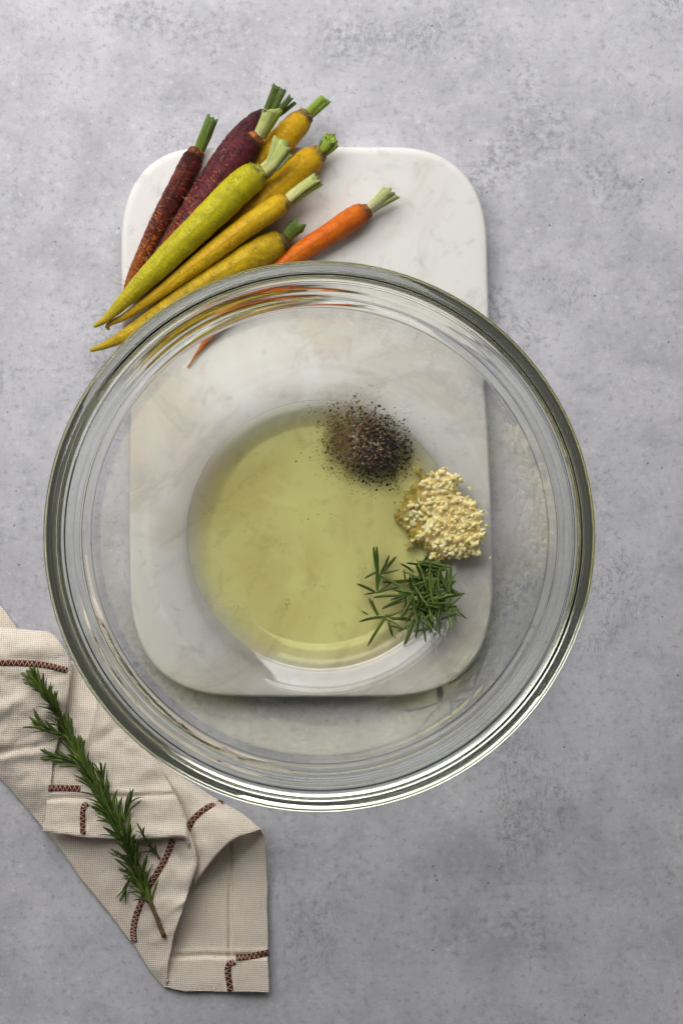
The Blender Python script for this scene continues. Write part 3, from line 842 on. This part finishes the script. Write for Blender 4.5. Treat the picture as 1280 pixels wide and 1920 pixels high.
# ------------------------------------------------------------------ towel
def m_cloth():
    g = G('linen_cloth'); uv = g.uv(); p = g.obj()
    def thread(axis, ph):
        sep = g.n('ShaderNodeSeparateXYZ'); g.L(uv, sep.inputs[0])
        wob = g.noise(g.mapping(uv, (1, 1, 1)), .9, 2, .5)
        x = g.math('ADD', sep.outputs[axis], g.math('MULTIPLY', wob, .5))
        return g.math('SINE', g.math('MULTIPLY', x, 2 * PI / 1.06))
    a, b = thread(0, 0), thread(1, 0)
    wv = g.math('MULTIPLY', g.math('ADD', a, b), .25)
    slub = g.noise(g.mapping(uv, (.06, 1.3, 1)), 1.0, 3, .6); slub2 = g.noise(g.mapping(uv, (1.3, .06, 1), loc=(5, 5, 0)), 1.0, 3, .6)
    blot = g.noise(p, 26, 3, .5); fine = g.noise(uv, 1.6, 3, .7)
    c = g.mix(g.mr(blot, .3, .7), (.755, .665, .555), (.82, .735, .625))
    c = g.mix(g.mr(slub, .5, .7, 0, .35), c, (.80, .74, .64)); c = g.mix(g.mr(slub2, .55, .72, 0, .35), c, (.53, .45, .37))
    c = g.mix(g.mr(wv, -.02, -.42, 0, .75), c, (.33, .26, .20))
    c = g.mix(g.mr(fine, .42, .25, 0, .35), c, (.40, .34, .28))
    sp = g.vor(uv, .16); c = g.mix(g.mr(sp.outputs['Distance'], .06, .03, 0, .8), c, (.16, .11, .08))
    h = g.math('ADD', wv, g.math('MULTIPLY', slub, .5)); h = g.math('ADD', h, g.math('MULTIPLY', fine, .5))
    g.pr(c, .9, g.bump(h, .55, .0004), .12, Sheen_Weight=.25, Sheen_Roughness=.5)
    return g.m
MC = m_cloth()
def wr(x, y, s=0):
    return 1.3 * noise.noise(Vector((x * .014, y * .020, s))) + .75 * noise.noise(Vector((x * .034 + y * .012, y * .040, s + 4))) + .16 * noise.noise(Vector((x * .1, y * .1, s + 8)))
tv, tf, tu = [], [], []
def layer(grid, nu=60, nv=60, disp=None, seed=0, amp=1.0, keep=True):
    """grid: rows of (px,py,z) control points; bicubic loft; returns sampled verts"""
    rows = [spline([Vector(c) for c in r], nv) for r in grid]
    cols = [spline([rows[i][j] for i in range(len(rows))], nu) for j in range(nv)]
    base = len(tv)
    for i in range(nu):
        for j in range(nv):
            q = cols[j][i].copy(); z = q.z + amp * wr(q.x, q.y, seed) * min(1, max(.15, q.z / 5))
            if disp: z += disp(q.x, q.y)
            q.x += 2.2 * noise.noise(Vector((q.y * .022, seed, 3))) + .8 * noise.noise(Vector((q.y * .07, seed, 5)))
            q.y += 2.2 * noise.noise(Vector((q.x * .022, seed, 7))) + .8 * noise.noise(Vector((q.x * .07, seed, 9)))
            z = max(.75, z * 1.7)
            tv.append(W(q.x, q.y, z))
            tu.append(((q.x * .97 + q.y * .06) * .28 + seed * 13, (q.y * .98 - q.x * .05) * .28 + seed * 7))
    for i in range(nu - 1):
        for j in range(nv - 1):
            a = base + i * nv + j
            tf.append((a, a + nv, a + nv + 1, a + 1))
gs = lambda x, c, s: math.exp(-((x - c) / s) ** 2)
step = lambda x, a, b: min(1, max(0, (x - a) / (b - a)))
# underlying corner at the top left
layer([[(-80, 1060, 1.6), (-60, 1060, 1.6), (-40, 1075, 1.2)], [(-80, 1120, 2), (-30, 1120, 2), (-2, 1130, 1.4)], [(-80, 1200, 2), (-20, 1200, 2), (42, 1200, 1.4)], [(-80, 1300, 2), (-20, 1300, 2), (60, 1300, 1.4)]], 30, 30, seed=1)
# right lower panel (inside face with hems)
def d_disp(x, y):
    d = .9 * step(x, 434, 438) * step(y, 1560, 1580) - .5 * gs(x, 432, 3) + .45 * gs(x, 424, 4)
    d += .9 * step(y, 1795, 1799) - .5 * gs(y, 1792, 3) + .35 * gs(y, 1783, 4)
    return d
layer([[(345, 1545, 2), (400, 1552, 3), (450, 1552, 5), (478, 1552, 8), (489, 1556, 9)],
       [(335, 1570, 1.5), (390, 1572, 2), (440, 1572, 2.6), (475, 1570, 5), (497, 1580, 6)],
       [(310, 1640, 1.2), (380, 1640, 1.4), (430, 1640, 1.6), (470, 1640, 2.2), (500, 1640, 2)],
       [(295, 1750, 1.2), (360, 1750, 1.4), (420, 1750, 1.4), (465, 1750, 1.6), (502, 1750, 1.5)],
       [(300, 1825, 1.2), (355, 1830, 1.4), (420, 1830, 1.4), (465, 1830, 1.6), (503, 1830, 1.5)],
       [(306, 1850, 1.0), (350, 1858, 1.0), (420, 1859, 1.0), (465, 1860, 1.2), (504, 1861, 1.2)]], 150, 110, d_disp, 2, .5)
# outer face that runs beside the bowl and curls over at its end
layer([[(105, 1250, 2.5), (120, 1240, 3), (130, 1238, 3), (140, 1240, 2)],
       [(150, 1340, 3), (175, 1335, 4), (198, 1335, 4), (218, 1342, 2)],
       [(230, 1440, 4), (258, 1434, 5), (285, 1430, 5), (314, 1434, 3)],
       [(290, 1530, 4), (335, 1505, 6), (372, 1495, 7), (410, 1500, 4)],
       [(335, 1595, 5), (375, 1560, 9), (415, 1535, 11), (455, 1526, 8)],
       [(362, 1652, 5), (404, 1598, 11.5), (444, 1567, 13.5), (487, 1552, 10)],
       [(366, 1653, 3.4), (407, 1600, 9.4), (447, 1570, 11.5), (490, 1555, 8.6)],
       [(350, 1645, 2.0), (396, 1596, 7.4), (438, 1566, 9.8), (484, 1556, 7.6)]], 110, 60, None, 3, .7)
# main diagonal strip
layer([[(-60, 1395, 1.5), (0, 1350, 4), (60, 1300, 4), (118, 1260, 3.5), (116, 1262, 2)],
       [(2, 1458, 1.0), (80, 1430, 4), (150, 1385, 5), (215, 1345, 3.5), (212, 1347, 2)],
       [(48, 1510, 1.0), (120, 1480, 4.4), (200, 1450, 6), (292, 1437, 5.5), (288, 1440, 3)],
       [(90, 1563, 1.0), (170, 1535, 4.6), (255, 1512, 6.5), (328, 1508, 7), (322, 1510, 4)],
       [(140, 1632, 1.1), (215, 1605, 5), (290, 1582, 7), (354, 1568, 9), (348, 1570, 5)],
       [(195, 1702, 1.1), (255, 1670, 5), (312, 1645, 8), (366, 1622, 9.5), (360, 1622, 5)],
       [(250, 1772, 1.1), (290, 1745, 4.4), (322, 1718, 7), (350, 1682, 8.5), (345, 1684, 4.5)],
       [(282, 1820, 1.1), (298, 1800, 4.0), (313, 1780, 5.6), (328, 1752, 7), (324, 1756, 4)],
       [(301, 1845, 1.0), (306, 1838, 2.6), (311, 1828, 3.6), (316, 1808, 4.6), (313, 1812, 2.8)],
       [(312, 1853, 1.0), (312, 1850, 1.8), (312, 1845, 2.2), (312, 1838, 2.8), (310, 1838, 1.8)]], 130, 70,
      lambda x, y: .9 * gs(x * .5 + y * .87, 330 * .5 + 1700 * .87, 7) * step(x, 300, 335) - .8 * gs(x - .35 * (y - 1600), 330, 9) * step(y, 1560, 1600) * step(1660, y, y + 60), 4, 1.0)
# hemmed flap on top of it
def c_disp(x, y):
    e = 1502 - (x - 90) * .035
    d = .9 * step(y, e - 1, e + 3) - .55 * gs(y, e - 4, 3) + .5 * gs(y, e - 13, 5)
    d += .6 * gs(x + (y - 1380) * .25, 166, 5) * step(1440, y, y + 40)
    d += .5 * gs(y - (x - 250) * .5, 1400, 9) * step(x, 200, 230)
    return d
layer([[(100, 1252, 4.5), (115, 1246, 5), (130, 1242, 5), (148, 1242, 4), (146, 1244, 3)],
       [(96, 1330, 6), (140, 1318, 7.5), (185, 1322, 7), (216, 1344, 5), (212, 1346, 3)],
       [(93, 1420, 6.4), (160, 1402, 8.4), (225, 1396, 8.6), (288, 1425, 7), (284, 1428, 4.5)],
       [(89, 1490, 6.6), (160, 1480, 8.6), (245, 1478, 9.6), (326, 1490, 9.4), (322, 1494, 6)],
       [(85, 1530, 6.4), (160, 1535, 8.4), (255, 1530, 10), (344, 1540, 10.6), (339, 1543, 7)],
       [(81, 1557, 6.0), (150, 1565, 8.4), (240, 1571, 10.5), (343, 1567, 12.2), (354, 1585, 9.5)],
       [(83, 1559, 4.4), (151, 1567, 6.4), (241, 1573, 8.2), (341, 1571, 9.6), (350, 1590, 7.5)],
       [(88, 1550, 3.4), (152, 1558, 5.6), (240, 1562, 7.0), (335, 1562, 8.2), (344, 1580, 6.5)]], 130, 80, c_disp, 5, .8)
# flap at the upper left with its folded edge
layer([[(-70, 1190, 3), (-30, 1190, 3.5), (0, 1190, 4), (45, 1194, 4), (78, 1198, 3.5), (84, 1202, 2.5)],
       [(-70, 1176, 6.5), (-30, 1176, 7), (0, 1176, 7.5), (50, 1180, 8), (84, 1183, 7), (92, 1188, 4)],
       [(-70, 1200, 10), (-30, 1200, 10.5), (0, 1200, 11), (52, 1201, 11.5), (106, 1200, 8.5), (108, 1206, 5)],
       [(-70, 1243, 11), (-30, 1243, 11.5), (0, 1243, 12), (58, 1244, 12), (128, 1240, 10), (127, 1246, 6)],
       [(-70, 1300, 10), (-30, 1300, 10.5), (0, 1300, 11), (58, 1300, 11.5), (126, 1300, 10.5), (123, 1302, 7)],
       [(-70, 1350, 8.4), (-30, 1360, 8.4), (0, 1365, 9), (48, 1368, 9.4), (112, 1358, 9.5), (110, 1358, 6.8)],
       [(-70, 1395, 6), (-30, 1405, 6.4), (0, 1412, 6.8), (42, 1430, 7.4), (98, 1425, 8.6), (97, 1425, 6.4)],
       [(-70, 1415, 3.4), (-30, 1428, 3.4), (0, 1442, 3.6), (40, 1478, 4), (90, 1500, 6.6), (89, 1500, 5)],
       [(-66, 1420, 1.4), (-30, 1436, 1.3), (0, 1459, 1.3), (44, 1508, 1.3), (84, 1556, 2.5), (84, 1556, 2)]], 110, 80,
      lambda x, y: -1.2 * gs(y + .18 * x, 1411, 6) * step(105, x, x + 30) + .9 * gs(y + .18 * x, 1424, 9) * step(105, x, x + 30) + .5 * gs(x - y * .3, -280, 12), 6, 1.2)
tb = Vector((tv[0].x * 0 + W(200, 1500, 0).x, W(200, 1500, 0).y, 0))
towel = thing('kitchen_towel', tb, 'folded beige linen towel with rust red stitching beside the bowl', 'towel')
cloth = make('cloth', tv, tf, MC, towel, uvs=tu)
sm = cloth.modifiers.new('thickness', 'SOLIDIFY'); sm.thickness = .0006; sm.offset = -1
bvh = BVHTree.FromPolygons(tv, tf)
def on_cloth(px, py, up=0.0):
    p = W(px, py, 6)
    hit, nrm, idx, dist = bvh.ray_cast(Vector((p.x, p.y, .2)), Vector((0, 0, -1)))
    z = hit.z / MM if hit else .8
    q = W(px, py, z)
    hit, nrm, idx, dist = bvh.ray_cast(Vector((q.x, q.y, .2)), Vector((0, 0, -1)))
    z = hit.z / MM if hit else z
    return W(px, py, z + up)
def m_band():
    g = G('rust_stitching'); p = g.obj(); uv = g.uv()
    n_ = g.noise(p, 900, 3, .6); l = g.noise(g.mapping(uv, (2.2, .3, 1)), 1, 2, .5)
    c = g.mix(g.mr(n_, .35, .65), (.055, .011, .007), (.115, .027, .016)); c = g.mix(g.mr(l, .5, .65, 0, .5), c, (.18, .05, .03))
    g.pr(c, .85, g.bump(n_, .7, .0004), .15, Sheen_Weight=.3)
    return g.m
MB = m_band()
MT = G('pink_thread'); MT.pr((.66, .44, .34), .7); MT = MT.m
def band(pts, width=12, zig=8.5):
    """overlocked rust edging lying on the cloth, with its zigzag thread"""
    path = [Vector((x, y)) for x, y in pts]
    L = sum((b - a).length for a, b in zip(path, path[1:])); n = int(L / 1.0) + 2
    sp = spline([Vector((p.x, p.y, 0)) for p in path], n)
    V = []; F = []; U = []; m = 9; rg = random.Random(int(L * 10))
    side = []
    for i in range(n):
        t = (sp[min(i + 1, n - 1)] - sp[max(0, i - 1)]).normalized(); side.append(Vector((-t.y, t.x, 0)))
    loop_ = 3.4
    for i in range(n):
        ph = (i * L / n) / loop_
        sc_ = 1 + .10 * math.cos(2 * PI * ph) + .05 * noise.noise(Vector((i * .2, L, 0)))
        for j in range(m):
            s = j / (m - 1) * 2 - 1
            x = sp[i] + side[i] * (s * width / 2 * sc_)
            up = .15 + 1.05 * (1 - abs(s) ** 3) * (.75 + .25 * math.cos(2 * PI * (ph + s * .35)))
            if abs(s) > .99: up = -.25
            V.append(on_cloth(x.x, x.y, up)); U.append((i * L / n * .28, s * width * .14))
    for i in range(n - 1):
        for j in range(m - 1):
            a = i * m + j; F.append((a, a + 1, a + m + 1, a + m))
    b = make('stitch_band', V, F, MB, towel, uvs=U)
    k = max(2, int(round(L / zig * 2))); zp = []
    for i in range(k + 1):
        u = i / k * (n - 1); q = sp[int(u)]; sd = side[int(u)]
        s = (1 if i % 2 else -1) * rg.uniform(.36, .48)
        zp.append(q + sd * (s * width))
    TV = []; TF = []
    for a, c in zip(zp, zp[1:]):
        pts3 = [on_cloth(a.x + (c.x - a.x) * t, a.y + (c.y - a.y) * t, .55 + 1.0 * (1 - abs(2 * t - 1) ** 3)) for t in (0, .2, .4, .6, .8, 1)]
        v, f = tube_data(pts3, [.00014] * 6, 5); o = len(TV); TV += v; TF += [tuple(i + o for i in ff) for ff in f]
    make('zigzag_thread', TV, TF, MT, b)
for pts, wd in (([(-40, 1241), (0, 1243), (50, 1244), (90, 1248), (126, 1257)], 12.5),
                ([(91, 1478), (118, 1478), (150, 1479)], 13), ([(165, 1506), (157, 1513), (155, 1535), (156, 1564)], 11),
                ([(324, 1575), (312, 1606), (294, 1638), (272, 1676), (256, 1715), (250, 1745), (252, 1766)], 12),
                ([(352, 1556), (364, 1534), (387, 1515), (408, 1506), (419, 1508)], 11.5),
                ([(442, 1796), (470, 1793), (503, 1786)], 13), ([(440, 1803), (428, 1812), (428, 1832), (433, 1858)], 12.5)):
    band(pts, wd)

# ------------------------------------------------------------------ rosemary sprig on the towel
sb = W(308, 1758, 8)
sprig = thing('rosemary_sprig', Vector((sb.x, sb.y, 0)), 'long fresh rosemary sprig with brown woody end lying on the towel', 'rosemary sprig')
r5 = random.Random(77)
def oc(px, py, up): return on_cloth(px, py, up)
main = [(308, 1757, 1.4), (285, 1700, 1.8), (262, 1645, 2.6), (232, 1570, 3.4), (200, 1510, 3.6), (160, 1440, 4), (125, 1370, 4), (95, 1315, 4), (72, 1285, 4)]
mpath = stem('stem', sprig, [oc(*q) for q in main], .0012, .0005, 60)
sides = [([(262, 1645, 2.4), (250, 1640, 3), (236, 1665, 3.2)], 3, 'low'),
         ([(300, 1610, 1.8), (285, 1592, 2.4), (266, 1560, 4)], 4, 'low'),
         ([(222, 1560, 3), (232, 1535, 4), (243, 1505, 5)], 6, 'up'),
         ([(200, 1510, 3.4), (196, 1480, 4), (190, 1452, 5)], 5, 'up'),
         ([(160, 1440, 3.6), (130, 1425, 3.6), (105, 1420, 3.6)], 7, 'up'),
         ([(130, 1385, 3.6), (100, 1372, 3.8), (78, 1362, 4)], 8, 'up')]
extra_v, extra_f, extra_u = [], [], []
needles = [0]
def whorl(path, t, n, L, spread, lift=1.0):
    i = min(len(path) - 2, int(t * (len(path) - 1))); p = path[i]; T = (path[i + 1] - path[max(0, i - 1)]).normalized()
    up = Vector((0, 0, 1)); B = T.cross(up).normalized(); N = B.cross(T)
    a0 = r5.uniform(0, PI)
    for k in range(n):
        a = a0 + 2 * PI * k / n + r5.gauss(0, .3)
        s = spread * r5.uniform(.7, 1.25)
        out = B * math.cos(a) + N * max(-.45, math.sin(a)) * .75 * lift
        d = (T * math.cos(s) + out * math.sin(s)).normalized() * (L * S * r5.uniform(.8, 1.15))
        tip = p + d
        tip.z = max(tip.z, .003)
        o = put_leaf(sprig, p, tip, r5, roll=(out + Vector((0, 0, .9))).normalized())
        needles[0] += 1
        if k >= 5 or needles[0] > 300:
            b0 = len(extra_v); sl = root_loc(sprig)
            extra_v.extend([o.matrix_basis @ v.co + sl for v in o.data.vertices])
            extra_f.extend([tuple(i + b0 for i in f.vertices) for f in o.data.polygons])
            uvm = {lp.vertex_index: o.data.uv_layers[0].data[lp.index].uv[:] for lp in o.data.loops}
            extra_u.extend([uvm[i] for i in range(len(o.data.vertices))])
            bpy.data.objects.remove(o); needles[0] -= 1
for k in range(43):
    t = .15 + .85 * (k / 42)
    whorl(mpath, t, 7, 60 - 16 * (k / 42) if k > 4 else 52, .50 - .25 * (k / 42))
whorl(mpath, 1.0, 5, 34, .22)
for pts, n, kind in sides:
    sp = stem('side_stem', sprig, [oc(*q) for q in pts], .0006, .0004, 12, 6)
    for j in range(n):
        whorl(sp, .15 + .85 * j / n, 2, 42 if kind == 'up' else 34, .38)
    whorl(sp, 1.0, 3, 32, .25)
if extra_v:
    xo = make('leaf', extra_v, extra_f, ML, sprig, uvs=extra_u)
    xo['kind'] = 'stuff'
